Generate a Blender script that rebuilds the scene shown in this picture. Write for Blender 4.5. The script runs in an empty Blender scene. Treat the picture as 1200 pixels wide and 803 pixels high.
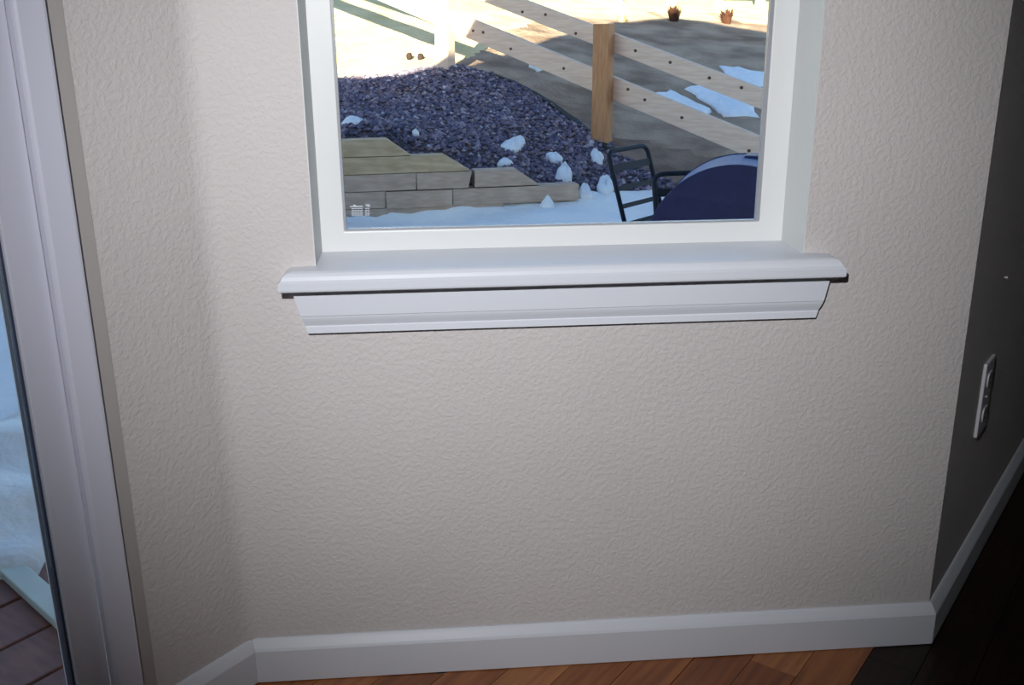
import bpy, bmesh, math, random
import numpy as np
from mathutils import Vector, Matrix
random.seed(7); rng = np.random.default_rng(7)
scn = bpy.context.scene
COL = scn.collection
V = lambda *a: np.array(a, float)

# ------------------------------------------------------------------ camera
F_PX, YAW, PITCH, ROLL = 1157.14, 0.0804, 0.3113, -0.008
CAM = V(0.312, -1.3955, 1.0094)
_f = V(math.sin(YAW)*math.cos(PITCH), math.cos(YAW)*math.cos(PITCH), -math.sin(PITCH))
_r0 = V(math.cos(YAW), -math.sin(YAW), 0); _u0 = np.cross(_r0, _f)
C_R = math.cos(ROLL)*_r0 + math.sin(ROLL)*_u0
C_U = -math.sin(ROLL)*_r0 + math.cos(ROLL)*_u0
C_F = _f
cam_d = bpy.data.cameras.new('camera'); cam = bpy.data.objects.new('camera', cam_d); COL.objects.link(cam)
cam_d.sensor_width = 36; cam_d.lens = F_PX/1200*36; cam_d.clip_start = .02; cam_d.clip_end = 300
cam.matrix_world = Matrix([[C_R[i], C_U[i], -C_F[i], CAM[i]] for i in range(3)] + [[0, 0, 0, 1]])
scn.camera = cam

# ------------------------------------------------------------------ sky, sun, flash, exposure
SUN_EL, SUN_AZ = math.radians(16), math.radians(15)      # sun low behind the house, shadows fall away from it
TO_SUN = V(-math.sin(SUN_AZ)*math.cos(SUN_EL), -math.cos(SUN_AZ)*math.cos(SUN_EL), math.sin(SUN_EL))
w = bpy.data.worlds.new('sky'); scn.world = w; w.use_nodes = True
wn = w.node_tree.nodes; wn.clear()
sky = wn.new('ShaderNodeTexSky'); sky.sky_type = 'NISHITA'; sky.sun_disc = False
sky.sun_elevation = SUN_EL; sky.sun_rotation = math.atan2(TO_SUN[0], TO_SUN[1])
sky.altitude = 1600; sky.air_density = 1.0; sky.dust_density = .6; sky.ozone_density = 1.0
bg = wn.new('ShaderNodeBackground'); bg.inputs[1].default_value = .42
wo = wn.new('ShaderNodeOutputWorld')
w.node_tree.links.new(sky.outputs[0], bg.inputs[0]); w.node_tree.links.new(bg.outputs[0], wo.inputs[0])
sd = bpy.data.lights.new('sun', 'SUN'); sd.energy = 30; sd.angle = .009; sd.color = (1, .88, .62)
so = bpy.data.objects.new('sun', sd); COL.objects.link(so); so.location = (0, -6, 9)
so.rotation_euler = Vector(TO_SUN).to_track_quat('Z', 'Y').to_euler()
# the flash fired from above the lens
fd = bpy.data.lights.new('camera_flash', 'SPOT'); fd.energy = 94; fd.shadow_soft_size = .018
fd.spot_size = math.radians(70); fd.spot_blend = 1.0; fd.color = (.97, .98, 1.0)
fo = bpy.data.objects.new('camera_flash', fd); COL.objects.link(fo)
FL = CAM + V(-.13, -.02, .27); fo.location = FL
fo.rotation_euler = Vector(-(V(.44, 0, .80) - FL)).to_track_quat('Z', 'Y').to_euler()
scn.view_settings.view_transform = 'Standard'; scn.view_settings.look = 'None'
scn.view_settings.exposure = 0.0; scn.view_settings.gamma = 1; scn.view_settings.use_curve_mapping = False

# ------------------------------------------------------------------ pixel helpers (1200 x 803 frame)
def ray(px, py):
    return C_F + C_R*(px-600)/F_PX - C_U*(py-401.5)/F_PX
def P(px, py, Y):                       # where a pixel's ray meets the plane y = Y
    d = ray(px, py); return CAM + d*((Y-CAM[1])/d[1])
def pix(p):
    d = np.asarray(p) - CAM; z = d @ C_F
    return 600 + F_PX*(d @ C_R)/z, 401.5 - F_PX*(d @ C_U)/z

# ------------------------------------------------------------------ materials
MATS = {}
def mat(name, col, rough=.6, spec=.5, col2=None, nscale=8, ndetail=4, bump=0, bscale=60, bdist=.002, metal=0, stretch=None, lo=.35, hi=.65, coat=0, attr=None):
    m = bpy.data.materials.new(name); m.use_nodes = True; nt = m.node_tree; N = nt.nodes; b = N['Principled BSDF']
    b.inputs['Roughness'].default_value = rough; b.inputs['Metallic'].default_value = metal
    b.inputs['Specular IOR Level'].default_value = spec; b.inputs['Coat Weight'].default_value = coat
    b.inputs['Base Color'].default_value = (*col, 1)
    tc = N.new('ShaderNodeTexCoord'); mp = N.new('ShaderNodeMapping'); nt.links.new(tc.outputs['Object'], mp.inputs[0])
    if stretch: mp.inputs['Scale'].default_value = stretch
    if col2 is not None:
        n = N.new('ShaderNodeTexNoise'); n.inputs['Scale'].default_value = nscale; n.inputs['Detail'].default_value = ndetail
        nt.links.new(mp.outputs[0], n.inputs['Vector'])
        r = N.new('ShaderNodeValToRGB'); r.color_ramp.elements[0].position = lo; r.color_ramp.elements[1].position = hi
        r.color_ramp.elements[0].color = (*col, 1); r.color_ramp.elements[1].color = (*col2, 1)
        nt.links.new(n.outputs['Fac'], r.inputs[0]); nt.links.new(r.outputs[0], b.inputs['Base Color'])
        last = r.outputs[0]
        if attr:
            a = N.new('ShaderNodeVertexColor'); a.layer_name = attr
            mx = N.new('ShaderNodeMix'); mx.data_type = 'RGBA'; mx.blend_type = 'MULTIPLY'; mx.inputs[0].default_value = 1
            nt.links.new(last, mx.inputs[6]); nt.links.new(a.outputs[0], mx.inputs[7]); nt.links.new(mx.outputs[2], b.inputs['Base Color'])
    elif attr:
        a = N.new('ShaderNodeVertexColor'); a.layer_name = attr; nt.links.new(a.outputs[0], b.inputs['Base Color'])
    if bump:
        n2 = N.new('ShaderNodeTexNoise'); n2.inputs['Scale'].default_value = bscale; n2.inputs['Detail'].default_value = 3
        nt.links.new(mp.outputs[0], n2.inputs['Vector'])
        bp = N.new('ShaderNodeBump'); bp.inputs['Strength'].default_value = bump; bp.inputs['Distance'].default_value = bdist
        nt.links.new(n2.outputs['Fac'], bp.inputs['Height']); nt.links.new(bp.outputs[0], b.inputs['Normal'])
    MATS[name] = m; return m

def wall_mat(name, col):
    """painted drywall with a sprayed, knocked-down texture"""
    m = mat(name, col, .62, .35); nt = m.node_tree; N = nt.nodes; b = N['Principled BSDF']
    tc = N.new('ShaderNodeTexCoord')
    n1 = N.new('ShaderNodeTexNoise'); n1.inputs['Scale'].default_value = 135; n1.inputs['Detail'].default_value = 2.5; n1.inputs['Distortion'].default_value = .25
    r1 = N.new('ShaderNodeValToRGB'); r1.color_ramp.elements[0].position = .42; r1.color_ramp.elements[1].position = .60
    n2 = N.new('ShaderNodeTexNoise'); n2.inputs['Scale'].default_value = 260; n2.inputs['Detail'].default_value = 2
    ad = N.new('ShaderNodeMath'); ad.operation = 'MULTIPLY_ADD'; ad.inputs[1].default_value = .18
    bp = N.new('ShaderNodeBump'); bp.inputs['Strength'].default_value = .6; bp.inputs['Distance'].default_value = .00075
    L = nt.links.new
    L(tc.outputs['Object'], n1.inputs['Vector']); L(tc.outputs['Object'], n2.inputs['Vector'])
    L(n1.outputs['Fac'], r1.inputs[0]); L(n2.outputs['Fac'], ad.inputs[0]); L(r1.outputs[0], ad.inputs[2])
    L(ad.outputs[0], bp.inputs['Height']); L(bp.outputs[0], b.inputs['Normal'])
    # faint uneven tone of the paint
    n3 = N.new('ShaderNodeTexNoise'); n3.inputs['Scale'].default_value = 2.2; n3.inputs['Detail'].default_value = 3
    r3 = N.new('ShaderNodeValToRGB'); r3.color_ramp.elements[0].position = .35; r3.color_ramp.elements[1].position = .65
    r3.color_ramp.elements[0].color = (*[c*.955 for c in col], 1); r3.color_ramp.elements[1].color = (*[min(1, c*1.03) for c in col], 1)
    L(tc.outputs['Object'], n3.inputs['Vector']); L(n3.outputs['Fac'], r3.inputs[0]); L(r3.outputs[0], b.inputs['Base Color'])
    return m

wall_mat('wall_paint', (.570, .534, .530))
mat('wall_smooth', (.52, .48, .46), .6, .35, bump=.2, bscale=140, bdist=.0006)
mat('band_dark', (.40, .37, .36), .6, .3)  # flat strip beside the door casing, darker than the wall
mat('trim_white', (.63, .65, .71), .38, .28, bump=.06, bscale=30, bdist=.001)
mat('casing_paint', (.62, .625, .73), .38, .5, bump=.08, bscale=25, bdist=.001)
mat('vinyl_white', (.70, .71, .71), .4, .45)
mat('jamb_paint', (.62, .63, .62), .5, .4)
mat('bead_grey', (.30, .31, .34), .4, .5)
mat('ceiling_paint', (.75, .74, .72), .8, .2)
mat('gasket', (.035, .045, .09), .5, .4)
mat('oak', (.33, .115, .032), .3, .5, (.20, .062, .018), 5, 6, .12, 40, .001, stretch=(1, 14, 1))
mat('oak_light', (.40, .16, .05), .3, .5, (.26, .088, .028), 5, 6, .12, 40, .001, stretch=(1, 14, 1))
mat('oak_dark', (.26, .08, .022), .3, .5, (.15, .045, .014), 5, 6, .12, 40, .001, stretch=(1, 14, 1))
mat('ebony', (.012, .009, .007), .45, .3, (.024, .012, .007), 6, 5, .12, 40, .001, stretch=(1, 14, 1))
mat('subfloor', (.05, .022, .010), .7, .2)
mat('plate_plastic', (.62, .62, .66), .35, .5)
mat('plate_socket', (.50, .50, .54), .35, .5)
mat('black_slot', (.01, .01, .01), .6, .2)
mat('metal_screw', (.5, .5, .5), .35, .5, metal=1)
mat('snow', (.86, .87, .86), .75, .3, (.80, .83, .84), 5, 5, .5, 14, .03)
mat('snow_clump', (.80, .83, .85), .8, .3, (.68, .74, .80), 14, 4, .5, 25, .02)
mat('gravel_soil', (.055, .048, .065), .9, .2, (.12, .10, .115), 45, 5, .8, 60, .02)
mat('stone', (1, 1, 1), .85, .25, attr='tone')
mat('dirt', (.15, .10, .075), .95, .1, (.28, .20, .15), 3.2, 8, .8, 30, .03)
mat('dry_grass', (.21, .145, .105), .95, .1, (.43, .325, .24), 2.2, 9, .8, 22, .04)
mat('straw', (.58, .48, .25), .95, .1, (.72, .61, .36), 2.5, 8, .6, 18, .04)
mat('pine', (.62, .46, .36), .6, .3, (.73, .57, .46), 6, 5, .2, 50, .002, stretch=(1, 9, 9))
mat('cedar', (.40, .19, .085), .65, .3, (.52, .27, .13), 7, 5, .2, 50, .002, stretch=(9, 9, 1))
mat('knot', (.09, .045, .03), .7, .2)
mat('treated', (.40, .31, .19), .75, .2, (.52, .42, .28), 5, 6, .3, 40, .003, stretch=(1.5, 8, 8))
mat('treated_grey', (.40, .31, .245), .8, .2, (.52, .415, .335), 5, 6, .3, 40, .003, stretch=(1.5, 8, 8))
mat('black_metal', (.008, .013, .026), .55, .2)
mat('grill_blue', (.010, .016, .075), .5, .25, (.014, .022, .095), 25, 4)
mat('grill_blue_skylit', (.04, .085, .23), .55, .2, (.05, .10, .27), 20, 3)  # lighter than the end caps: skylight on the hood put into its colour
mat('grill_dark', (.02, .02, .025), .5, .4)
mat('rubber', (.015, .015, .015), .8, .2)
mat('deck_red', (.27, .115, .085), .6, .35, (.17, .075, .06), 6, 6, .3, 40, .002, stretch=(9, 1.5, 9))
mat('pale_board', (.58, .62, .55), .6, .3, (.64, .68, .60), 10, 4)
mat('sun_block_grey', (.45, .42, .38), .8, .2)
mat('shingle', (.10, .09, .085), .9, .2, (.15, .14, .13), 12, 4)
mat('white_fence', (.85, .84, .80), .6, .3)
mat('brush', (.07, .03, .02), .9, .1)
mat('etch', (.55, .57, .62), .6, .3)
mat('edging', (.028, .032, .028), .8, .2)
mat('dark_rock', (.03, .02, .02), .8, .2)
def glass_mat():
    m = bpy.data.materials.new('window_glass'); m.use_nodes = True; nt = m.node_tree; N = nt.nodes; N.clear()
    t = N.new('ShaderNodeBsdfTransparent'); t.inputs[0].default_value = (.95, .97, .97, 1)
    g = N.new('ShaderNodeBsdfGlossy'); g.inputs['Roughness'].default_value = .02
    fr = N.new('ShaderNodeFresnel'); fr.inputs[0].default_value = 1.5
    mul = N.new('ShaderNodeMath'); mul.operation = 'MULTIPLY'; mul.inputs[1].default_value = .8
    mx = N.new('ShaderNodeMixShader'); o = N.new('ShaderNodeOutputMaterial')
    nt.links.new(fr.outputs[0], mul.inputs[0]); nt.links.new(mul.outputs[0], mx.inputs[0]); nt.links.new(t.outputs[0], mx.inputs[1]); nt.links.new(g.outputs[0], mx.inputs[2]); nt.links.new(mx.outputs[0], o.inputs[0])
    MATS['window_glass'] = m
glass_mat()

# ------------------------------------------------------------------ mesh helpers
class MB:
    def __init__(s): s.v = []; s.f = []
    def add(s, vs, fs):
        o = len(s.v); s.v += [tuple(map(float, q)) for q in vs]; s.f += [tuple(i+o for i in f) for f in fs]; return s
    def box(s, a, b):
        x0, y0, z0 = a; x1, y1, z1 = b
        return s.add([(x0,y0,z0),(x1,y0,z0),(x1,y1,z0),(x0,y1,z0),(x0,y0,z1),(x1,y0,z1),(x1,y1,z1),(x0,y1,z1)],
                     [(0,3,2,1),(4,5,6,7),(0,1,5,4),(1,2,6,5),(2,3,7,6),(3,0,4,7)])
    def obox(s, o, ax, ay, az):         # oriented box: origin corner and three edge vectors
        o, ax, ay, az = map(np.asarray, (o, ax, ay, az))
        return s.add([o, o+ax, o+ax+ay, o+ay, o+az, o+ax+az, o+ax+ay+az, o+ay+az],
                     [(0,3,2,1),(4,5,6,7),(0,1,5,4),(1,2,6,5),(2,3,7,6),(3,0,4,7)])
    def prism(s, poly, d):              # polygon (3D points, planar) extruded by vector d
        n = len(poly); d = np.asarray(d, float); poly = [np.asarray(q, float) for q in poly]
        return s.add(poly + [q+d for q in poly], [tuple(range(n-1, -1, -1)), tuple(range(n, 2*n))] + [(i, (i+1) % n, (i+1) % n+n, i+n) for i in range(n)])
    def loft(s, rings, close=True, caps=True):
        n = len(rings[0]); o = [q for r in rings for q in r]; f = []
        for k in range(len(rings)-1):
            for i in range(n if close else n-1):
                j = (i+1) % n; f.append((k*n+i, k*n+j, (k+1)*n+j, (k+1)*n+i))
        if caps: f += [tuple(range(n-1, -1, -1)), tuple(range((len(rings)-1)*n, len(rings)*n))]
        return s.add(o, f)
    def tube(s, pts, r, n=8, caps=True):
        pts = [np.asarray(q, float) for q in pts]; rings = []
        up = V(0, 0, 1)
        for i, q in enumerate(pts):
            t = pts[min(i+1, len(pts)-1)] - pts[max(i-1, 0)]; t = t/np.linalg.norm(t)
            a = np.cross(t, up)
            if np.linalg.norm(a) < .05: a = np.cross(t, V(1, 0, 0))
            a /= np.linalg.norm(a); b = np.cross(t, a)
            rings.append([q + r*(math.cos(2*math.pi*k/n)*a + math.sin(2*math.pi*k/n)*b) for k in range(n)])
        return s.loft(rings, True, caps)
    def build(s, name, m, parent=None, origin=None, smooth=False, bevel=0):
        me = bpy.data.meshes.new(name); vs = np.array(s.v)
        if origin is not None: vs = vs - np.asarray(origin)
        me.from_pydata([tuple(q) for q in vs], [], s.f); me.validate(); me.update()
        bm = bmesh.new(); bm.from_mesh(me); bmesh.ops.recalc_face_normals(bm, faces=bm.faces); bm.to_mesh(me); bm.free()
        o = bpy.data.objects.new(name, me); COL.objects.link(o); me.materials.append(MATS[m])
        if origin is not None: o.location = tuple(origin)
        if parent is not None:
            o.parent = parent
            if origin is None and not getattr(parent, 'local_build', False): o.location = tuple(-np.array(parent.location))
        if smooth: me.polygons.foreach_set('use_smooth', [True]*len(me.polygons))
        if bevel:
            b = o.modifiers.new('soft_edges', 'BEVEL'); b.width = bevel; b.segments = 2; b.limit_method = 'ANGLE'
        return o
def tag(o, label=None, cat=None, group=None, kind=None):
    if label: o['label'] = label
    if cat: o['category'] = cat
    if group: o['group'] = group
    if kind: o['kind'] = kind
    return o
def empty(name, loc=(0, 0, 0)):
    o = bpy.data.objects.new(name, None); COL.objects.link(o); o.location = tuple(map(float, loc)); o.empty_display_size = .1; return o
def structure(o, label, cat): return tag(o, label, cat, kind='structure')

# ------------------------------------------------------------------ plan of the room
A = .86                                   # the two side walls run at this angle to the window wall
DR = V(math.cos(A), math.sin(A), 0)        # along the side walls
NR = V(math.sin(A), -math.cos(A), 0)       # out of the side walls, into the room
XR = 1.13; CR = V(XR, 0, 0); UC = CR @ NR
UP = V(0, 0, 1); CEIL = 2.44; TH = .15
U_MAX, T_MIN, T_MAX = 4.2, -4.0, 4.2
def ut(u, t, z=0): return NR*u + DR*t + UP*z
WL, WR, ZS, DW = .1427, .8603, .6832, .0931         # window opening, stool height, depth of the reveal
Z_TOP = 1.80; OUT = .16

# window wall with its opening
mb = MB()
cl = OUT/math.tan(0.5*(math.pi-A)+0)  # keeps the outer corner closed
mb.box((-.02, 0, -.02), (WL, OUT, CEIL)); mb.box((WR, 0, -.02), (XR, OUT, CEIL))
mb.box((WL, 0, -.02), (WR, OUT, ZS-.03)); mb.box((WL, 0, Z_TOP), (WR, OUT, CEIL))
structure(mb.build('wall_front', 'wall_paint'), 'textured warm grey wall below and around the window', 'wall')
# left wall with the opening for the glass door
S0, S1, DOOR_H = .226, 2.05, 2.05
mb = MB()
mb.obox(ut(-TH, -S0, -.02), DR*S0, NR*TH, UP*(CEIL+.02))
mb.obox(ut(-TH, -S1, DOOR_H), DR*(S1-S0), NR*TH, UP*(CEIL-DOOR_H))
mb.obox(ut(-TH, T_MIN, -.02), DR*(-S1-T_MIN), NR*TH, UP*(CEIL+.02))
cv = []
for k in range(9):
    t = k/8; a_ = ut(0, -.022); b_ = V(.022, 0, 0); p_ = a_*(1-t)**2 + b_*t*t
    cv.append(p_)
mb.loft([[p_ + UP*.05 for p_ in cv], [p_ + UP*CEIL for p_ in cv]], False, False)
structure(mb.build('wall_left', 'wall_paint'), 'narrow angled strip of textured wall beside the glass door', 'wall')
mb = MB(); tC = CR @ DR
mb.obox(ut(UC-TH, tC, -.02), DR*(T_MAX-tC), NR*TH, UP*(CEIL+.02))
structure(mb.build('wall_right', 'wall_paint'), 'dim wall turning away past the outside corner, with an outlet', 'wall')
mb = MB(); mb.obox(ut(UC-TH, T_MAX, -.02), NR*(U_MAX-UC+2*TH), DR*TH, UP*(CEIL+.02))
structure(mb.build('wall_end', 'wall_paint'), 'end wall of the adjoining part of the room', 'wall')
mb = MB(); mb.obox(ut(U_MAX, T_MIN, -.02), DR*(T_MAX-T_MIN), NR*TH, UP*(CEIL+.02))
structure(mb.build('wall_opposite', 'wall_paint'), 'plain wall opposite the glass door', 'wall')
mb = MB(); mb.obox(ut(-TH, T_MIN-TH, -.02), NR*(U_MAX+2*TH), DR*TH, UP*(CEIL+.02))
structure(mb.build('wall_back', 'wall_paint'), 'plain wall behind the viewer', 'wall')
ROOM = [ut(0, T_MIN), ut(U_MAX, T_MIN), ut(U_MAX, T_MAX), ut(UC, T_MAX), CR, V(0, 0, 0)]
mb = MB(); mb.prism([q + UP*CEIL for q in ROOM], UP*.12)
structure(mb.build('ceiling', 'ceiling_paint'), 'plain white ceiling', 'ceiling')

# floor: base with separate planks running along the side walls
mb = MB(); mb.prism([q - UP*.03 for q in ROOM], UP*.012)
floor = structure(mb.build('floor', 'subfloor'), 'orange oak plank floor, dark stained past the corner', 'floor')
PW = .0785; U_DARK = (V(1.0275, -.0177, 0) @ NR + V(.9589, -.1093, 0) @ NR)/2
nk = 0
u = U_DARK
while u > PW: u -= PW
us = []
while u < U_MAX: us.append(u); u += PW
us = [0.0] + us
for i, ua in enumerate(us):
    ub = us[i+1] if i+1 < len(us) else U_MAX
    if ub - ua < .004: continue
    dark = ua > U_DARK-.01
    # planks of a strip: cut at the window wall (left of the corner) or run on past it
    ends = [T_MIN]
    t = T_MIN + rng.uniform(.5, 1.6)
    while t < T_MAX: ends.append(t); t += rng.uniform(1.3, 2.1)
    ends.append(T_MAX)
    for a, b in zip(ends[:-1], ends[1:]):
        g = .0007
        def tl(uu):                     # t where y = -.003 on this strip edge
            if uu > UC + .002: return 99
            return (-.003 + math.cos(A)*uu)/math.sin(A)   # y = -cos*u + sin*t
        u0, u1 = ua+g, ub-g
        ta, tb2 = min(b-g, tl(u0)), min(b-g, tl(min(u1, UC)) if u0 < UC else 99)
        if min(ta, tb2) - a < .03: continue
        h = -.001 + rng.uniform(-.0006, .0003)
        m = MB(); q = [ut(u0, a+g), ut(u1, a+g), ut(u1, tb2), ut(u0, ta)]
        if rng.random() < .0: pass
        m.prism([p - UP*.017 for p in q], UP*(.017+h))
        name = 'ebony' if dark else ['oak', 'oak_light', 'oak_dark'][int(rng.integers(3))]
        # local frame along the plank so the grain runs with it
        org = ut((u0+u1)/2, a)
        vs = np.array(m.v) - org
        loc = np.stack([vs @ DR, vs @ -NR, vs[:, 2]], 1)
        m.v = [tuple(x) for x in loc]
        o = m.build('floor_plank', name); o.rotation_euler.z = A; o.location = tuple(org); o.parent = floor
        nk += 1

# baseboards, mitred at both corners
HB, TB, HF = .0743, .015, .0569
PROF = [(0, .0), (TB, .0), (TB, HF), (TB-.002, HF+.004), (.006, HB-.003), (.003, HB), (0, HB)]
def meet(d, u):                            # where the offset of the window wall meets the offset of a side wall
    y = -d; return V((u + d*0 + math.cos(A)*y)/math.sin(A), y, 0)
def inside(d): return meet(d, d)
def outside(d): return meet(d, UC+d)
def base_run(name, start, end, label):
    m = MB(); m.loft([[start(d)+UP*z for d, z in PROF], [end(d)+UP*z for d, z in PROF]])
    structure(m.build(name, 'trim_white', bevel=.0008), label, 'baseboard')
base_run('baseboard_front', inside, outside, 'white baseboard along the foot of the window wall')
base_run('baseboard_left', lambda d: ut(d, -.2025), inside, 'short white baseboard run between the corner and door casing')
base_run('baseboard_right', outside, lambda d: ut(UC+d, T_MAX), 'white baseboard receding along the dim side wall')

# ------------------------------------------------------------------ window
win = structure(empty('window_1', ((WL+WR)/2, DW, ZS)), 'white framed fixed window with deep sill and apron', 'window')
def ring_frame(o, i, y0, y1):            # outer and inner rectangle (x0, x1, z0, z1) as one closed ring
    m = MB(); q = lambda r, y: [(r[0], y, r[2]), (r[1], y, r[2]), (r[1], y, r[3]), (r[0], y, r[3])]
    vs = q(o, y0)+q(i, y0)+q(o, y1)+q(i, y1); fs = []
    for k in range(4):
        j = (k+1) % 4
        fs += [(k, j, 4+j, 4+k), (8+k, 12+k, 12+j, 8+j), (k, 8+k, 8+j, j), (4+k, 4+j, 12+j, 12+k)]
    return m.add(vs, fs)
def frame(x0, x1, z0, z1, w0, w1, wb, wt, y0, y1):
    m = MB()
    m.box((x0, y0, z0), (x0+w0, y1, z1)); m.box((x1-w1, y0, z0), (x1, y1, z1))
    m.box((x0+w0, y0, z0), (x1-w1, y1, z0+wb)); m.box((x0+w0, y0, z1-wt), (x1-w1, y1, z1))
    return m
GL, GR, GB = .1790, .8215, .7140
fr = ring_frame((WL, WR, ZS-.03, Z_TOP), (GL, GR, GB, Z_TOP-.045), DW, DW+.016)
fo_ = fr.build('window_frame', 'vinyl_white', win, bevel=.002)
for xa, xb in ((WL, WL+.0015), (WR-.0015, WR)):
    m = MB(); m.box((xa, -.0004, ZS), (xb, DW, Z_TOP)); m.build('jamb_liner', 'jamb_paint', win)
bd = frame(GL, GR, GB, Z_TOP-.045, .0030, .0055, .0025, .005, DW+.0025, DW+.012)
bd.build('glazing_bead', 'bead_grey', win)
m = MB(); m.box((GL+.001, DW+.006, GB+.001), (GR-.001, DW+.010, Z_TOP-.046)); m.build('glass_pane', 'window_glass', win)
# stool: profile runs round the front and both returned ends
def ring(ins, z, x0=.0955, x1=.908, y0=-.047):
    return [(x0+ins, -.0005, z), (x0+ins, y0+ins, z), (x1-ins, y0+ins, z), (x1-ins, -.0005, z)]
prof = [(.003, .6560), (.0005, .6575), (0, .660), (0, .6695), (.0022, .6712), (.0040, .6725), (.0062, .6775), (.0105, .6815), (.016, ZS)]
m = MB(); m.loft([ring(i, z) for i, z in prof], True, True)
m.box((WL+.0005, -.0005, .6560), (WR-.0005, DW+.004, ZS))
st = m.build('window_sill', 'trim_white', win); st['label'] = 'glossy white stool with a moulded nose'
# apron under the stool, moulded foot, ends cut on a slant
ap = [(.0, .0), (.0205, .0), (.0210, -.0025), (.0190, -.0040), (.0186, -.0415), (.0178, -.0425), (.0172, -.046), (.0158, -.050), (.0138, -.0545), (.0122, -.058), (.0134, -.0595), (.0140, -.0690), (0, -.0700)]
ZA = .6560
def ax0(dz): return .1095 + .0185*(-dz/.07)**1.15
def ax1(dz): return .8975 - .0165*(-dz/.07)**1.5
m = MB(); m.loft([[(ax0(z), -y, ZA+z) for y, z in ap], [(ax1(z), -y, ZA+z) for y, z in ap]])
a_ = m.build('window_apron', 'trim_white', win); a_['label'] = 'white moulded apron with slanted ends'
# etched maker's mark in the lower corner of the glass: rows of tiny unreadable print
m = MB()
def dash(px0, py0, px1, py1):
    a = P(px0, py1, DW+.0055); b = P(px1, py0, DW+.0055); m.box((a[0], DW+.0052, a[2]), (b[0], DW+.0058, b[2]))
dash(410, 241.3, 425, 242.8); dash(414, 240, 417, 241.5); dash(428, 239.6, 433.5, 241); dash(430, 241.2, 433.5, 242.4)
for y in (244, 246, 248, 250, 251.6):
    for x0, x1 in ((412, 415), (415.6, 418), (418.6, 421.5), (422.2, 425)): dash(x0, y, x1, y+.9)
    dash(428, y, 430.2, y+.9); dash(430.8, y, 433, y+.9)
m.build('etched_mark', 'etch', win)

# ------------------------------------------------------------------ glass door in the left wall
door = structure(empty('door_1', ut(0, -1.15)), 'sliding glass door with pale casing beside the window wall', 'door')
m = MB()                                   # casing: right leg, head, far leg
def wl_box(mb, s0, s1, n0, n1, z0, z1): return mb.obox(ut(n0, -s1, z0), DR*(s1-s0), NR*(n1-n0), UP*(z1-z0))
wl_box(m, .2025, .2435, 0, .020, 0, DOOR_H+.06); wl_box(m, .2435, S1, 0, .020, DOOR_H, DOOR_H+.06); wl_box(m, S1, S1+.0415, 0, .020, 0, DOOR_H+.06)
m.build('casing', 'casing_paint', door, bevel=.005)
m = MB()
wl_box(m, .2435, .2885, -.030, .004, 0, DOOR_H); wl_box(m, .2885, S1, -.030, .004, DOOR_H-.05, DOOR_H); wl_box(m, S1-.05, S1, -.030, .004, 0, DOOR_H-.05); wl_box(m, .2885, S1-.05, -.030, .004, -.018, .012)
m.build('door_frame', 'casing_paint', door, bevel=.0015)
m = MB(); wl_box(m, .2885, .2915, -.020, -.004, .0, DOOR_H-.05); m.build('gasket', 'gasket', door)
m = MB(); wl_box(m, .2915, S1-.05, -.012, -.008, .012, DOOR_H-.05); m.build('glass_pane', 'window_glass', door)
m = MB(); wl_box(m, .1735, .2025, 0, .0018, HB, DOOR_H+.06); b_ = m.build('edge_band', 'band_dark', door); b_['label'] = 'smooth darker band beside the casing'

# ------------------------------------------------------------------ outlet and pin on the right wall
ow = empty('wall_outlet', ut(UC, tC+.222, .377)); tag(ow, 'outlet plate with two sockets on the dim side wall', 'outlet')
def rw_box(mb, s0, s1, n0, n1, z0, z1): return mb.obox(ut(UC+n0, tC+s0, z0), DR*(s1-s0), NR*(n1-n0), UP*(z1-z0))
m = MB(); rw_box(m, .187, .257, 0, .006, .308, .446); m.build('cover_plate', 'plate_plastic', ow, bevel=.002)
for zc in (.410, .344):
    m = MB(); c = ut(UC+.006, tC+.222, zc); n = 20
    m.prism([c + DR*.0175*math.cos(2*math.pi*k/n) + UP*max(-.0135, min(.0135, .0175*math.sin(2*math.pi*k/n))) for k in range(n)], NR*.0022)
    s = m.build('socket', 'plate_socket', ow)
    m = MB()
    for ds in (-.006, .006): rw_box(m, .222+ds-.001, .222+ds+.001, .0078, .0085, zc-.001, zc+.007)
    rw_box(m, .2195, .2245, .0078, .0085, zc-.0095, zc-.005)
    m.build('slot', 'black_slot', s).location = tuple(-np.array(ow.location))
for o in [c for c in ow.children_recursive if c.name.startswith('slot')]:
    o.location = (0, 0, 0); o.matrix_parent_inverse = Matrix.Identity(4)
m = MB(); c = ut(UC+.006, tC+.222, .377); m.prism([c + DR*.003*math.cos(k*.6283) + UP*.003*math.sin(k*.6283) for k in range(10)], NR*.001); m.build('screw', 'metal_screw', ow)
m = MB(); c = ut(UC, tC+.262, .5847); m.loft([[c + NR*h + DR*r*math.cos(k*.785) + UP*r*math.sin(k*.785) for k in range(8)] for h, r in ((0, .0012), (.004, .0012), (.004, .003), (.0052, .0022))])
tag(m.build('push_pin', 'vinyl_white'), 'tiny white pin stuck in the dim side wall above the outlet', 'pin')

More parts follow.
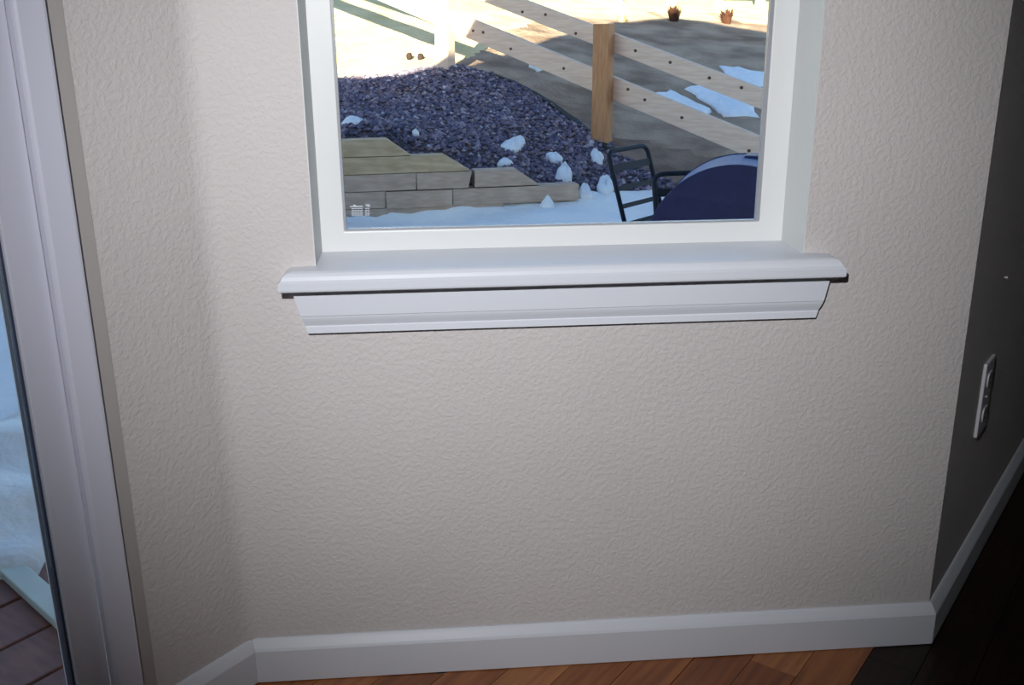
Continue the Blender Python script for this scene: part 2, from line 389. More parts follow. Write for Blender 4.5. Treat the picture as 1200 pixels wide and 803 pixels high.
# ------------------------------------------------------------------ terrain outside
CTRL = []
def cp(px, py, Y): CTRL.append(P(px, py, Y))
for c in [(404,264,5.25),(560,262,5.3),(730,258,5.2),(886,258,5.0),(405,259,5.50),(440,257,5.50),(480,254,5.53),(520,250,5.56),(560,246,5.60),(600,243,5.63),(640,240,5.66),(680,236,5.70),(405,264,5.1),(560,254,5.3),(640,250,5.3),(740,218,6.2),(800,222,6.0),(880,225,5.8),
          (400,160,5.78),(450,160,5.8),(485,181,5.82),(520,178,5.86),(552,199,5.88),(605,197,5.92),(632,217,5.93),(676,216,6.0),
          (500,130,7.0),(600,150,6.8),(640,190,6.4),(705,165,7.0),(400,92,9.0),(460,90,8.9),(540,80,8.5),(522,76,8.3),(400,125,7.3),(450,145,6.5),
          (800,190,6.6),(880,180,6.6),(800,125,8.2),(890,110,8.6),(800,80,9.7),(890,60,10.4),(800,22,12.4),(890,37,11.8),(720,26,12.2),(640,45,10.3),(590,66,9.4),(660,120,8.1),
          (400,50,10.4),(460,40,10.6),(400,0,12.4),(520,0,12.6),(640,0,14.4),(760,0,15.5),(890,0,16)]: cp(*c)
for x in (-6, -3, -1, 1, 3, 6):
    for y in (.3, 2.0, 3.6): CTRL.append(V(x, y, -.44+.02*y))
for x in (-12, -5, 0, 5, 10, 16): CTRL += [V(x, 26, 2.6 + .01*x), V(x, 45, 5.2)]
for x, y, z in ((-12, 1, -.5), (-12, 6, -.1), (-12, 12, 1.1), (-5, 6, .1), (-5, 9, .6), (-5, 13, 1.5), (-3, 5, -.28), (-3, 6.4, .2), (16, 1, -.5), (16, 6, -.2), (16, 12, .8), (7, 6, -.15), (7, 9, .35), (7, 13, 1.0)): CTRL.append(V(x, y, z))
CT = np.array(CTRL)
def kern(r): return r
D = np.linalg.norm(CT[:, None, :2] - CT[None, :, :2], axis=2)
n = len(CT); K = np.zeros((n+3, n+3)); K[:n, :n] = kern(D) - np.eye(n)*.02
K[:n, n] = 1; K[:n, n+1:] = CT[:, :2]; K[n, :n] = 1; K[n+1:, :n] = CT[:, :2].T
WT = np.linalg.solve(K, np.concatenate([CT[:, 2], np.zeros(3)]))
def terr(x, y):
    x = np.asarray(x, float); y = np.asarray(y, float); sh = x.shape
    q = np.stack([x.ravel(), y.ravel()], 1); out = np.empty(len(q))
    for i in range(0, len(q), 4000):
        s = q[i:i+4000]; r = np.sqrt(((s[:, None, :] - CT[None, :, :2])**2).sum(2))
        out[i:i+4000] = r @ WT[:n] + WT[n] + s @ WT[n+1:]
    return out.reshape(sh)
def ground(px, py, y0=.5, y1=44):       # first point of the terrain on a pixel's ray
    d = ray(px, py); ys = np.arange(y0, y1, .02); t = (ys - CAM[1])/d[1]
    q = CAM[None] + d[None]*t[:, None]; below = q[:, 2] < terr(q[:, 0], q[:, 1])
    i = int(np.argmax(below)) if below.any() else len(ys)-1
    return V(q[i, 0], q[i, 1], float(terr(q[i, 0], q[i, 1])))
def inpoly(x, y, poly):
    r = np.zeros(x.shape, bool); j = len(poly)-1
    for i in range(len(poly)):
        xi, yi = poly[i]; xj, yj = poly[j]
        c = ((yi > y) != (yj > y)) & (x < (xj-xi)*(y-yi)/(yj-yi+1e-12)+xi); r ^= c; j = i
    return r
xs = np.concatenate([np.arange(-14, -2.6, .8), np.arange(-2.6, 4.6, .06), np.arange(4.6, 17, .8)])
ys = np.concatenate([np.arange(.17, 4.6, .3), np.arange(4.6, 12.4, .06), np.arange(12.4, 46, 1.0)])
GX, GY = np.meshgrid(xs, ys); GZ = terr(GX, GY)
fine = .012*np.sin(GX*7+GY*3)*np.sin(GY*6-GX*2)
GZ = GZ + fine
ny, nx = GX.shape
cxm = (GX[:-1, :-1]+GX[1:, 1:])/2; cym = (GY[:-1, :-1]+GY[1:, 1:])/2; czm = (GZ[:-1, :-1]+GZ[1:, 1:])/2
wig = .05*np.sin(cxm*5+cym*2)+.03*np.sin(cxm*13-cym*9)
# outlines of the ground covers, in plan (metres), from where their borders touch the ground
def plan(pts): return [tuple(ground(*q)[:2]) for q in pts]
gv = plan([(402, 93), (450, 89), (540, 80), (575, 86), (620, 108), (660, 133), (704, 167), (730, 185), (770, 210), (800, 225)])
SN = plan([(684, 226), (712, 223), (740, 221), (770, 224), (800, 228), (890, 232)])
GRAVEL = [(-2.6, 9.4)] + gv + [q for q in SN[4::-1]] + [(.9, 5.66), (-2.6, 5.56)]
SNOW = [(-14, 0), (-14, 5.6), (.9, 5.69)] + SN + [(17, 5.7), (17, 0)]
is_gravel = inpoly(cxm+wig*.6, cym+wig*.6, GRAVEL)
is_snow = (~is_gravel) & inpoly(cxm+wig*.5, cym+wig*.5, SNOW)
fl = plan([(522, 78), (705, 168)])     # line of the fence
fx = lambda y: fl[0][0] + (fl[1][0]-fl[0][0])*(y-fl[0][1])/(fl[1][1]-fl[0][1])
is_dirt = (~is_gravel) & (~is_snow) & (cxm < fx(cym)+.5+wig*2) & (cym < 8.6) & (cxm > -2.6)
far = inpoly(cxm+wig*3, cym+wig*3, [(-14, 8.9), (-.9, 8.9), (.1, 8.6), (.6, 9.2), (1.0, 10.0), (1.9, 12.1), (3.9, 13.0), (6, 12), (17, 12), (17, 46), (-14, 46)])
is_straw = (~is_gravel) & (~is_snow) & (~is_dirt) & far
is_grass = ~(is_gravel | is_snow | is_dirt | is_straw)
def cover(name, mask, m, label):
    iy, ix = np.nonzero(mask); q = np.stack([iy*nx+ix, iy*nx+ix+1, (iy+1)*nx+ix+1, (iy+1)*nx+ix], 1)
    used, inv = np.unique(q, return_inverse=True); q = inv.reshape(q.shape)
    vv = np.stack([GX.ravel()[used], GY.ravel()[used], GZ.ravel()[used]], 1)
    me = bpy.data.meshes.new(name); me.from_pydata(vv.tolist(), [], q.tolist()); me.update()
    me.polygons.foreach_set('use_smooth', [True]*len(me.polygons)); me.materials.append(MATS[m])
    o = bpy.data.objects.new(name, me); COL.objects.link(o); return structure(o, label, 'ground')
cover('snow_ground', is_snow, 'snow', 'snow covering the level ground in front of the timbers')
cover('gravel_bed', is_gravel, 'gravel_soil', 'dark bed under the gravel behind the timbers')
cover('dirt_ground', is_dirt, 'dirt', 'bare brown soil strip along the fence')
cover('dry_meadow', is_grass, 'dry_grass', 'brown winter grass beyond the fence in shade')
cover('straw_hillside', is_straw, 'straw', 'pale straw coloured hillside in full sun')

# loose gravel: nobody could count it
def stones():
    N = 25000; vs = []; fs = []; cols = []
    x0, x1 = -2.6, 2.6
    bx = np.array([q[0] for q in GRAVEL]); by = np.array([q[1] for q in GRAVEL])
    x = rng.uniform(x0, x1, N); y = rng.uniform(by.min(), by.max(), N)
    wg = .05*np.sin(x*5+y*2)+.03*np.sin(x*13-y*9)
    k = inpoly(x+wg*.6, y+wg*.6, GRAVEL); x, y = x[k], y[k]; z = terr(x, y) + .012*np.sin(x*7+y*3)*np.sin(y*6-x*2)
    base = np.array([(1,0,0),(-1,0,0),(0,1,0),(0,-1,0),(0,0,1),(0,0,-1)], float)
    tri = [(0,2,4),(2,1,4),(1,3,4),(3,0,4),(2,0,5),(1,2,5),(3,1,5),(0,3,5)]
    pal = np.array([(.10,.085,.115),(.16,.13,.16),(.22,.18,.20),(.09,.085,.13),(.30,.26,.27),(.17,.12,.12),(.40,.37,.38)])
    pr = np.array([.25,.26,.17,.16,.07,.07,.02])
    for i in range(len(x)):
        s = rng.uniform(.012, .029)*(1.35 if rng.random() < .12 else 1)
        b = base*s*rng.uniform(.65, 1.25, (6, 1)); b[:, 2] *= .75
        a = rng.uniform(0, 6.283); ca, sa = math.cos(a), math.sin(a); tl = rng.uniform(-.5, .5)
        b = b @ np.array([[ca, sa, 0], [-sa, ca, 0], [0, 0, 1]]) @ np.array([[1, 0, 0], [0, math.cos(tl), math.sin(tl)], [0, -math.sin(tl), math.cos(tl)]])
        o = len(vs); vs += (b + (x[i], y[i], z[i]+s*.35)).tolist(); fs += [(p+o, q+o, r+o) for p, q, r in tri]
        c = pal[rng.choice(7, p=pr)]*rng.uniform(.75, 1.3)*V(1.08, 1.12, 1.24); cols += [(*c, 1)]*6
    me = bpy.data.meshes.new('gravel'); me.from_pydata(vs, [], fs); me.update()
    at = me.color_attributes.new('tone', 'FLOAT_COLOR', 'POINT'); at.data.foreach_set('color', np.array(cols).ravel())
    me.materials.append(MATS['stone']); o = bpy.data.objects.new('gravel', me); COL.objects.link(o)
    tag(o, 'loose dark purplish grey gravel on the slope behind the timbers', 'gravel', kind='stuff')
stones()

# ------------------------------------------------------------------ stepped timber retaining wall
TW = empty('timber_retaining_wall', P(405, 262, 5.5)); tag(TW, 'stepped retaining wall of weathered timbers with slanted ends holding back gravel', 'retaining wall')
TA, TBp = P(405, 258, 5.48), P(680, 236, 5.68); TDX = V(TBp[0]-TA[0], TBp[1]-TA[1], 0); TDX /= np.linalg.norm(TDX); TDY = V(-TDX[1], TDX[0], 0)
Z0 = float(TA[2]) - .047; HT = .1185
def timber(c, px0, pxt, pxb, m, off=0.0, dz=0.0):  # course, left end, right end at top and bottom, set-back
    zb = Z0 + c*HT + dz; zt = zb + HT - .003
    def xs_(px, z):                       # distance along the wall line at which its face shows at this pixel column
        s = 0
        lo, hi = -3.0, 5.0
        for _ in range(40):
            s = (lo+hi)/2
            if pix(TA*V(1, 1, 0) + TDX*s + UP*z)[0] < px: lo = s
            else: hi = s
        return s
    a0 = xs_(px0, zb) if px0 is not None else -1.75
    et, eb = xs_(pxt, zt), xs_(pxb, zb); O = TA*V(1, 1, 0) + TDY*off
    mm = MB(); f = [O + TDX*a0 + UP*zb, O + TDX*eb + UP*zb, O + TDX*et + UP*zt, O + TDX*a0 + UP*zt]
    mm.prism(f, TDY*.135)
    org = O + TDX*a0 + UP*zb; o = mm.build('timber', m, bevel=.003, origin=org); o.parent = TW; o.location = tuple(org - np.array(TW.location)); return o
timber(0, None, 455, 455, 'treated_grey', .000); timber(0, 455, 590, 590, 'treated_grey', .006)
timber(1, None, 452, 452, 'treated_grey', .004); timber(1, 453, 530, 530, 'treated_grey', -.010, -.004); timber(1, 531, 679, 678, 'treated_grey', .004, -.003)
timber(2, None, 488, 488, 'treated_grey', .008); timber(2, 489, 553, 549, 'treated_grey', .000); timber(2, 557, 606, 633, 'treated_grey', .008, .001)
timber(3, None, 521, 552, 'treated', .014)
timber(4, None, 454, 482, 'treated', .024)

# ------------------------------------------------------------------ rail fence
fA, fB = P(522, 78, 8.3), P(705, 168, 7.0)
FD = V(fB[0]-fA[0], fB[1]-fA[1], 0); FD /= np.linalg.norm(FD); FN = V(FD[1], -FD[0], 0)
if FN[1] > 0: FN = -FN                     # towards the house
RF = empty('rail_fence', fB); tag(RF, 'new two rail wooden fence with square posts running down the slope', 'fence')
PWD = .140
def post(base, ztop, m):
    b = V(base[0], base[1], float(terr(base[0], base[1]))-.25); mm = MB()
    e1, e2 = V(math.cos(-.52), math.sin(-.52), 0), V(-math.sin(-.52), math.cos(-.52), 0)
    c = b - e1*PWD/2 - e2*PWD/2
    mm.obox(c, e1*PWD, e2*PWD, UP*(ztop-b[2])); o = mm.build('fence_post', m, bevel=.006, origin=b); o.parent = RF; o.location = tuple(b - np.array(RF.location)); return o
span = np.linalg.norm((fB-fA)[:2])
ztopB = P(705, 28, 7.0)[2]
U1, U2 = P(705, 44.5, 7.12), P(862, 105, 6.2); L1, L2 = P(705, 97.5, 7.12), P(862, 163, 6.2)
def railpt(a, b, s):                       # point of a rail line at distance s along the fence from post B
    ra = (a - fB) @ FD; rb = (b - fB) @ FD; k = (s-ra)/(rb-ra); z = a[2] + (b[2]-a[2])*k
    return V(*(fB + FD*s)[:2], z) - FN*(PWD*.75+.02)
posts_s = [-2.7*span, -span, 0, span*1.02]
for s in posts_s:
    q = fB + FD*s; zt = railpt(U1, U2, s)[2] + (ztopB - railpt(U1, U2, 0)[2])
    post(q, zt, 'cedar' if s == 0 else 'pine')
for a, b, h in ((U1, U2, .150), (L1, L2, .188)):
    for s0, s1 in zip(posts_s[:-1], posts_s[1:]):
        p0, p1 = railpt(a, b, s0+.004), railpt(a, b, s1-.004); mm = MB(); th = .045
        mm.obox(p0 - UP*h/2, p1-p0, FN*th, UP*h)
        # local frame along the rail for the grain
        vs = np.array(mm.v) - p0; ang = math.atan2(FD[1], FD[0])
        mm.v = [(v @ FD, v @ V(-FD[1], FD[0], 0), v[2]) for v in vs]
        r = mm.build('fence_rail', 'pine', bevel=.005); r.rotation_euler.z = ang; r.parent = RF; r.location = tuple(p0 - np.array(RF.location))
        if s0 >= -span*1.01:
            for kf in ((.13, .2, .38, .74) if h > .16 else (.10, .31, .52, .66, .83)):
                kf = kf + rng.uniform(-.04, .04); c = V((p1-p0) @ FD*kf, 0, (p1-p0)[2]*kf + rng.uniform(-.3, .3)*h)
                sgn = 1 if FN @ V(-FD[1], FD[0], 0) > 0 else -1
                c[1] = sgn*(th+.0002); kk = MB()
                kk.prism([c + V(.016*math.cos(j*.785), 0, .013*math.sin(j*.785)) for j in range(8)], V(0, sgn*.0012, 0)); kk.build('knot', 'knot', None).parent = r

# ------------------------------------------------------------------ patio chairs
def tube_path(pts, rad, k=5):
    """round the inner corners of a polyline"""
    out = [np.asarray(pts[0], float)]
    for a, b, c in zip(pts[:-2], pts[1:-1], pts[2:]):
        a, b, c = map(lambda q: np.asarray(q, float), (a, b, c)); p = b + (a-b)/np.linalg.norm(a-b)*rad; q = b + (c-b)/np.linalg.norm(c-b)*rad
        for i in range(k+1):
            t = i/k; out.append((1-t)**2*p + 2*t*(1-t)*b + t*t*q)
    out.append(np.asarray(pts[-1], float)); return out
def chair(name, label, loc, rz, group, folded=False):
    """local frame: +x along the back, +y behind the chair, origin on the ground below the back's middle"""
    e = empty(name, loc); e.rotation_euler.z = rz; tag(e, label, 'chair', group); e_loc = V(*loc)
    HW, ZSt, ZT, LN = .20, .345, .745, .13
    def B(x, k): return V(x, .02 + LN*k, ZSt + (ZT-ZSt)*k)
    def put(mb, nm, smooth=True):
        o = mb.build(nm, 'black_metal', smooth=smooth); o.parent = e; return o
    put(MB().tube(tube_path([B(-HW, -.02), B(-HW, 1), B(HW, 1), B(HW, -.02)], .06), .0135, 10), 'back_frame')
    for k, hh in ((.77, .020), (.50, .013), (.26, .013), (.02, .012)):
        mm = MB(); d = (B(0, 1)-B(0, 0)); d /= np.linalg.norm(d); nn = V(0, -d[2], d[1])
        mm.obox(B(-HW, k) - d*hh - nn*.006, V(2*HW, 0, 0), d*2*hh, nn*.012); put(mm, 'back_slat', False)
    if folded:                             # seat swung up against the legs
        put(MB().tube(tube_path([V(-HW, -.012, ZSt), V(-HW, -.022, .06), V(HW, -.022, .06), V(HW, -.012, ZSt)], .05), .0125, 8), 'seat_frame')
        for j in range(6): put(MB().box((-HW, -.026, .08+j*.05), (HW, -.014, .112+j*.05)), 'seat_slat', False)
        for x in (-HW, HW):
            put(MB().tube([V(x, .02, ZSt), V(x, .0, 0)], .012, 8), 'leg'); put(MB().tube([V(x*.9, .035, ZSt), V(x*.9, .05, 0)], .012, 8), 'leg')
        return e
    sy = -.40
    put(MB().tube(tube_path([V(-HW, .03, ZSt), V(-HW, sy, ZSt+.015), V(HW, sy, ZSt+.015), V(HW, .03, ZSt)], .05), .0125, 8), 'seat_frame')
    for j in range(7):
        y = -.01 - j*.058; put(MB().box((-HW, y-.018, ZSt-.004), (HW, y+.018, ZSt+.008)), 'seat_slat', False)
    for x in (-HW, HW):
        put(MB().tube([V(x, sy+.03, ZSt+.01), V(x, sy-.02, 0)], .012, 8), 'leg'); put(MB().tube([V(x, 0, ZSt), V(x, .09, 0)], .012, 8), 'leg')
    return e
WAX = V(math.cos(.80), math.sin(.80), 0)   # direction of the first chair's back
tl = P(712, 178, 4.05); base = V(tl[0], tl[1], 0) + WAX*.20 - V(-math.sin(.80), math.cos(.80), 0)*.15
base[2] = tl[2] - .745
chair('patio_chair', 'black metal slat back patio chair standing alone in the snow', base, .80, 'black metal patio chairs')
q = P(766, 204, 3.56); w2 = V(math.cos(.10), math.sin(.10), 0); base = V(q[0], q[1], 0) + w2*.20 - V(-math.sin(.10), math.cos(.10), 0)*.15; base[2] = q[2]-.745
chair('patio_chair', 'black metal patio chair mostly hidden behind the blue barbecue', base, .10, 'black metal patio chairs', True)

# ------------------------------------------------------------------ barbecue
ap_ = P(866, 193, 2.80); GD = V(.24, .60, 0); GD /= np.linalg.norm(GD); GS = V(GD[1], -GD[0], 0)   # length of the hood, across it
RG = .40; gz = float(ap_[2]) - RG; gb = V(ap_[0], ap_[1], float(terr(ap_[0], ap_[1])))
BQ = empty('barbecue_grill', gb + GD*.31); tag(BQ, 'dark blue barbecue with rounded hood beside the black metal chairs', 'barbecue')
g0 = V(gb[0], gb[1], 0); LNG = .42
def gp(s, l, z): return g0 + GS*s + GD*l + UP*z
def dprof(r, zc, zb, k=28): return [(-r, zb)] + [(-r*math.cos(math.pi*i/k), zc + r*math.sin(math.pi*i/k)) for i in range(k+1)] + [(r, zb)]
m = MB(); pr_ = dprof(RG-.004, gz, gz-.06)
m.loft([[gp(s, l, z) for s, z in pr_] for l in (.012, LNG-.012)]); m.build('hood', 'grill_blue_skylit', BQ, smooth=False)
for l0 in (0, LNG-.014):
    m = MB(); m.loft([[gp(s, l, z) for s, z in dprof(RG*(1 if 0 < j < 3 else .985), gz, gz-.06)] for j, l in enumerate((l0, l0+.003, l0+.011, l0+.014))])
    c_ = m.build('end_cap', 'grill_blue', BQ)
m = MB(); m.obox(gp(-RG*.92, .02, gz-.28), GS*RG*1.84, GD*(LNG-.04), UP*.22); m.build('firebox', 'grill_blue', BQ, bevel=.02)
m = MB(); m.tube(tube_path([gp(.20, .12, gz+.29), gp(.24, .12, gz+.36), gp(.24, LNG-.12, gz+.36), gp(.20, LNG-.12, gz+.29)], .03), .014, 8); m.build('hood_handle', 'grill_blue', BQ, smooth=True)
m = MB(); m.obox(gp(.0, LNG-.15, gz+RG-.030), GS*.2, GD*.12, UP*.035); m.build('chimney_vent', 'grill_blue', BQ, bevel=.008)
for s in (-.30, .30):
    for l in (.06, LNG-.06):
        zg = float(terr(*gp(s, l, 0)[:2])); m = MB(); m.obox(gp(s-.02, l-.02, zg-.01), GS*.04, GD*.04, UP*(gz-.26-zg)); m.build('leg', 'grill_dark', BQ)
for l in (.03, LNG-.03):
    zg = float(terr(*gp(.34, l, 0)[:2])); m = MB(); m.prism([gp(.345+.085*math.cos(k*.3927), l-.02, zg+.08+.085*math.sin(k*.3927)) for k in range(16)], GD*.04); m.build('wheel', 'rubber', BQ)
m = MB(); m.obox(gp(-.32, .04, float(gb[2])+.14), GS*.64, GD*(LNG-.08), UP*.02); m.build('lower_shelf', 'grill_dark', BQ)

# ------------------------------------------------------------------ snow clumps and patches
def patch(pts, rise, label, y0=.5, name='snow_patch', m='snow_clump', embed=.015):
    q = np.array([ground(px, py, y0) for px, py in pts]); c = q[:, :2].mean(0); n_ = len(q)
    # denser, slightly ragged outline
    out = []
    for i in range(n_):
        for k in range(3):
            p = q[i, :2]*(1-k/3) + q[(i+1) % n_, :2]*k/3; out.append(c + (p-c)*rng.uniform(.86, 1.10))
    out = np.array(out); N_ = len(out); vs = []; fs = []
    T = (1, .9, .7, .45, .2)
    for t in T:
        for p in out:
            xy = c + (p-c)*t; h = rise*(1-t**4) - (embed if t == 1 else 0)
            vs.append((*xy, float(terr(*xy)) + h*rng.uniform(.8, 1.2) + (.012 if t < 1 else 0)))
    vs.append((*c, float(terr(*c)) + rise+.012))
    for k in range(len(T)-1):
        for i in range(N_): fs.append((k*N_+i, k*N_+(i+1) % N_, (k+1)*N_+(i+1) % N_, (k+1)*N_+i))
    for i in range(N_): fs.append(((len(T)-1)*N_+i, (len(T)-1)*N_+(i+1) % N_, len(vs)-1))
    fs.append(tuple(range(N_-1, -1, -1)))
    mm = MB(); mm.add(vs, fs); o = mm.build(name, m, origin=(*c, float(terr(*c))), smooth=True); tag(o, label, 'snow', 'leftover snow in the yard'); return o
patch([(585, 174), (598, 166), (612, 163), (617, 170), (610, 178), (595, 181)], .04, 'long snow clump on the gravel uphill of the timber ends')
patch([(638, 184), (652, 183), (661, 190), (655, 194), (645, 191)], .04, 'thin snow clump on the gravel between the post and the timbers')
patch([(649, 216), (655, 205), (663, 202), (671, 209), (671, 219)], .09, 'rounded snow lump resting behind the lowest timber end', 5.9)
patch([(690, 184), (699, 181), (708, 189), (706, 197), (694, 193)], .06, 'snow lump on the gravel against the metal chair back')
patch([(398, 152), (404, 144), (418, 143), (429, 150), (415, 156)], .04, 'small snow patch on the gravel above the top timber', 6.0)
patch([(581, 198), (588, 190), (596, 190), (602, 195), (592, 200)], .03, 'bit of snow on the gravel just above the slanted third timber', 5.95)
patch([(676, 234), (681, 221), (690, 221), (695, 234)], .05, 'snow chunk leaning on the end of the lowest timber')
patch([(697, 224), (703, 212), (714, 210), (722, 222), (712, 230)], .05, 'ragged snow heap on the gravel edge behind the metal chair')
patch([(840, 77), (865, 80), (896, 87), (896, 104), (868, 101), (850, 92)], .03, 'bluish snow patch in the meadow behind the upper rail')
patch([(801, 105), (820, 100), (845, 105), (893, 128), (893, 140), (848, 138), (838, 128), (815, 116)], .03, 'long bluish snow patch in the meadow between the two rails')
patch([(764, 112), (784, 107), (805, 116), (834, 130), (826, 136), (800, 130)], .025, 'narrow snow strip in the meadow just above the lower rail')
patch([(482, 161), (488, 157), (492, 160), (487, 164)], .03, 'tiny snow fleck on the gravel over the second timber', 6.0)
patch([(620, 78), (630, 75), (640, 80), (630, 85)], .02, 'tiny snow fleck on the brown soil under the fence rail')
m = MB(); c = P(642, 241, 5.60); c[2] = float(terr(c[0], c[1]))
m.loft([[c + V(r*math.cos(k*.785)*(1+.2*math.sin(k*2)), r*.7*math.sin(k*.785), h) for k in range(8)] for h, r in ((-.03, .055), (.03, .042), (.06, .022), (.085, .006))])
tag(m.build('snow_patch', 'snow_clump', smooth=True), 'pointed little snow pile against the front of the lowest timber', 'snow', 'leftover snow in the yard')

# dark stones on the sunny bank, edging, brush, far fence
for px, py in ((480, 68), (493, 69)):
    c = ground(px, py+1.5); m = MB(); r = .033
    m.loft([[c + V(r*s*math.cos(k*.785)*rng.uniform(.85, 1.15), r*s*math.sin(k*.785), h) for k in range(8)] for h, s in ((-.01, .8), (.02, 1.05), (.045, .95), (.065, .5))])
    tag(m.build('fieldstone', 'dark_rock', smooth=True), 'small dark stone on the sunlit bank beside the fence post', 'stone', 'pair of dark stones on the bank')
m = MB(); e_pts = [ground(*q) for q in [(575, 88), (600, 97), (625, 110), (650, 126), (675, 145), (700, 166), (720, 180)]]
rings = []
for i, q in enumerate(e_pts):
    t = e_pts[min(i+1, len(e_pts)-1)] - e_pts[max(i-1, 0)]; t[2] = 0; t /= np.linalg.norm(t); nrm = V(-t[1], t[0], 0)
    rings.append([q + nrm*.04 - UP*.04, q + nrm*.03 + UP*.02, q - nrm*.03 + UP*.02, q - nrm*.04 - UP*.04])
m.loft(rings); tag(m.build('garden_edging', 'edging'), 'low dark edging strip between the gravel and the brown soil', 'edging')
def brush(px, py, w_, h_, label, m_='brush', nb=60):
    c = ground(px, py); mm = MB()
    for _ in range(nb):
        a = rng.uniform(0, 6.283); r0 = rng.uniform(0, w_*.25); b = c + V(r0*math.cos(a), r0*math.sin(a), -.02)
        t = b + V(math.cos(a)*w_*.5*rng.uniform(.2, 1), math.sin(a)*w_*.5*rng.uniform(.2, 1), h_*rng.uniform(.5, 1.05)); sd_ = V(-math.sin(a), math.cos(a), 0)*.012
        mid = (b+t)/2 + V(0, 0, .03)
        mm.add([b-sd_, b+sd_, mid+sd_*1.3, t, mid-sd_*1.3], [(0, 1, 2, 3, 4)])
    tag(mm.build('dry_shrub', m_), label, 'shrub', 'dry shrubs at the foot of the hill')
brush(789, 25, .22, .24, 'reddish dry shrub at the edge of the sunlit hill below a white post')
brush(852, 27, .22, .22, 'low brown dry shrub at the edge of the sunlit hill beside a white post')
brush(729, 25, .16, .12, 'small straw coloured tuft just above the brown fence post', 'straw', 40)
FF = empty('hillside_fence', P(800, 10, 14.6)); tag(FF, 'sunlit white post and rail fence on the hillside', 'fence')
prev = None
for px in (600, 662, 724, 786, 841, 890, 950):
    q = P(px, 14, 14.6); zb = float(terr(q[0], q[1])); b = V(q[0], q[1], zb-.1)
    mm = MB(); mm.box(b - V(.06, .06, 0), b + V(.06, .06, 1.25)); o = mm.build('fence_post', 'white_fence', origin=b); o.parent = FF; o.location = tuple(b - np.array(FF.location))
    if prev is not None:
        for h in (.55, 1.0):
            a0, a1 = prev + UP*h + V(.062, -.02, 0), b + UP*h + V(-.062, -.02, 0); mm = MB(); mm.obox(a0, a1-a0, V(0, .04, 0), UP*.12)
            o = mm.build('fence_rail', 'white_fence', origin=a0); o.parent = FF; o.location = tuple(a0 - np.array(FF.location))
    prev = b

# ------------------------------------------------------------------ deck outside the glass door
ZD = -.12
DK = structure(empty('deck', ut(-.6, -1, ZD)), 'reddish brown board deck outside the glass door', 'deck')
ud = -.175
for i in range(9):
    w_ = .138; t_end = .50
    # boards end where they would meet the outside of the window wall
    tmax = (OUT+.03 + math.cos(A)*ud)/math.sin(A)
    tmax = 1.1 if ud < -.16 else tmax
    org = ut(ud-w_, -2.3, ZD); mm = MB(); mm.box((0, 0, -.035), (3.3, w_, -.0005*(i % 3)))
    o = mm.build('deck_board', 'deck_red', bevel=.003); o.rotation_euler.z = A; o.parent = DK; o.location = tuple(org - np.array(DK.location))
    ud -= w_ + .008
for t in (-2.2, -1.0, .2, .95):
    mm = MB(); mm.obox(ut(-1.5, t, -.62), NR*1.32, DR*.04, UP*(.62+ZD-.036)); mm.build('joist', 'deck_red', DK)
# pale board lying on the deck
a0, a1 = V(-.6905, .6917, 0), V(-.4649, .4409, 0); dB = (a1-a0)/np.linalg.norm(a1-a0); nB = V(-dB[1], dB[0], 0)
if nB[1] > 0: nB = -nB
mm = MB(); mm.obox(a0 - dB*.12 + UP*(ZD+.001), dB*.72, nB*.05, UP*.02)
tag(mm.build('wooden_board', 'pale_board', bevel=.003), 'pale green painted board lying across the deck', 'board')
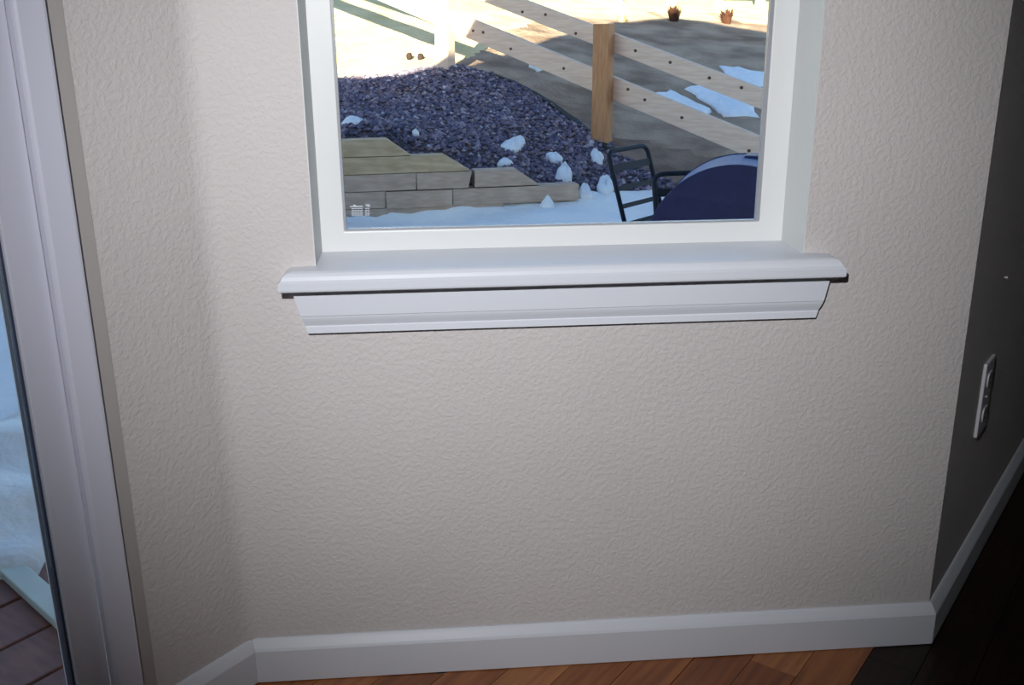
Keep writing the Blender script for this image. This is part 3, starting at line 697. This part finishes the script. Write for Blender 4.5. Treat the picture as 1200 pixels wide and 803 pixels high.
# snow drift on the outer half of the deck
mm = MB(); edge = []
NSX, NSY = 60, 40; vs = []; fs = []
for j in range(NSY+1):
    for i in range(NSX+1):
        t = -2.3 + 3.3*i/NSX
        eu = -.90 + .07*math.sin(t*7) + .05*math.sin(t*17+1) + .03*math.sin(t*31)
        u_ = eu + (-1.5-eu)*j/NSY; k = j/NSY
        h = .11*min(1, k*4)**.6*(.8+.25*math.sin(t*5+u_*9)+.15*math.sin(t*13-u_*17)) if j else -.005
        q = ut(u_, t, ZD + max(h, -.005) + .002); vs.append(q)
for j in range(NSY):
    for i in range(NSX): fs.append((j*(NSX+1)+i, j*(NSX+1)+i+1, (j+1)*(NSX+1)+i+1, (j+1)*(NSX+1)+i))
mm.add(vs, fs); tag(mm.build('snow_drift', 'snow', smooth=True), 'bluish snow drift covering the outer half of the deck', 'snow')

# ------------------------------------------------------------------ the house above, whose shadow lies over the yard
HY = .55                                   # front edge of the roof overhang
edge_px = [(402, 92), (470, 90), (540, 79), (588, 66), (640, 46), (722, 26), (800, 21), (890, 37)]
sil = []
for q in edge_px:
    g = ground(*q); k = (HY - g[1])/TO_SUN[1]; sil.append(g + TO_SUN*k)
sil = np.array(sil)
order = np.argsort(sil[:, 0]); sil = sil[order]
print('roof edge needed', np.round(sil, 2).tolist())
RK = [(-9.0, 2.75)] + [(float(q[0]), float(q[2])) for q in sil]  # roof outline shaped from the yard's shade line, traced back towards the sun
RK = RK + [(RK[-1][0]+6, RK[-1][1]-2.0)]
mm = MB(); top = [V(x, HY, z) for x, z in RK]
poly = top + [V(x, HY, z-.16) for x, z in reversed(RK)]
# one slab per pitch so that every piece stays convex
for (xa, za), (xb, zb) in zip(RK[:-1], RK[1:]):
    mm.prism([V(xa, HY, za-.16), V(xb, HY, zb-.16), V(xb, HY, zb), V(xa, HY, za)], V(0, -7.5, 0))
structure(mm.build('house_roof', 'shingle'), 'shingled roof over the room, out of view', 'roof')

# added unseen wall that stops sun passing under the roof
mm = MB()
for (xa, za), (xb, zb) in zip(RK[:-1], RK[1:]):
    mm.prism([V(xa, -6.8, -.6), V(xb, -6.8, -.6), V(xb, -6.8, zb-.17), V(xa, -6.8, za-.17)], V(0, -.15, 0))
structure(mm.build('wall_sun_block', 'sun_block_grey'), 'added unseen wall behind the room, blocks the sun', 'wall')
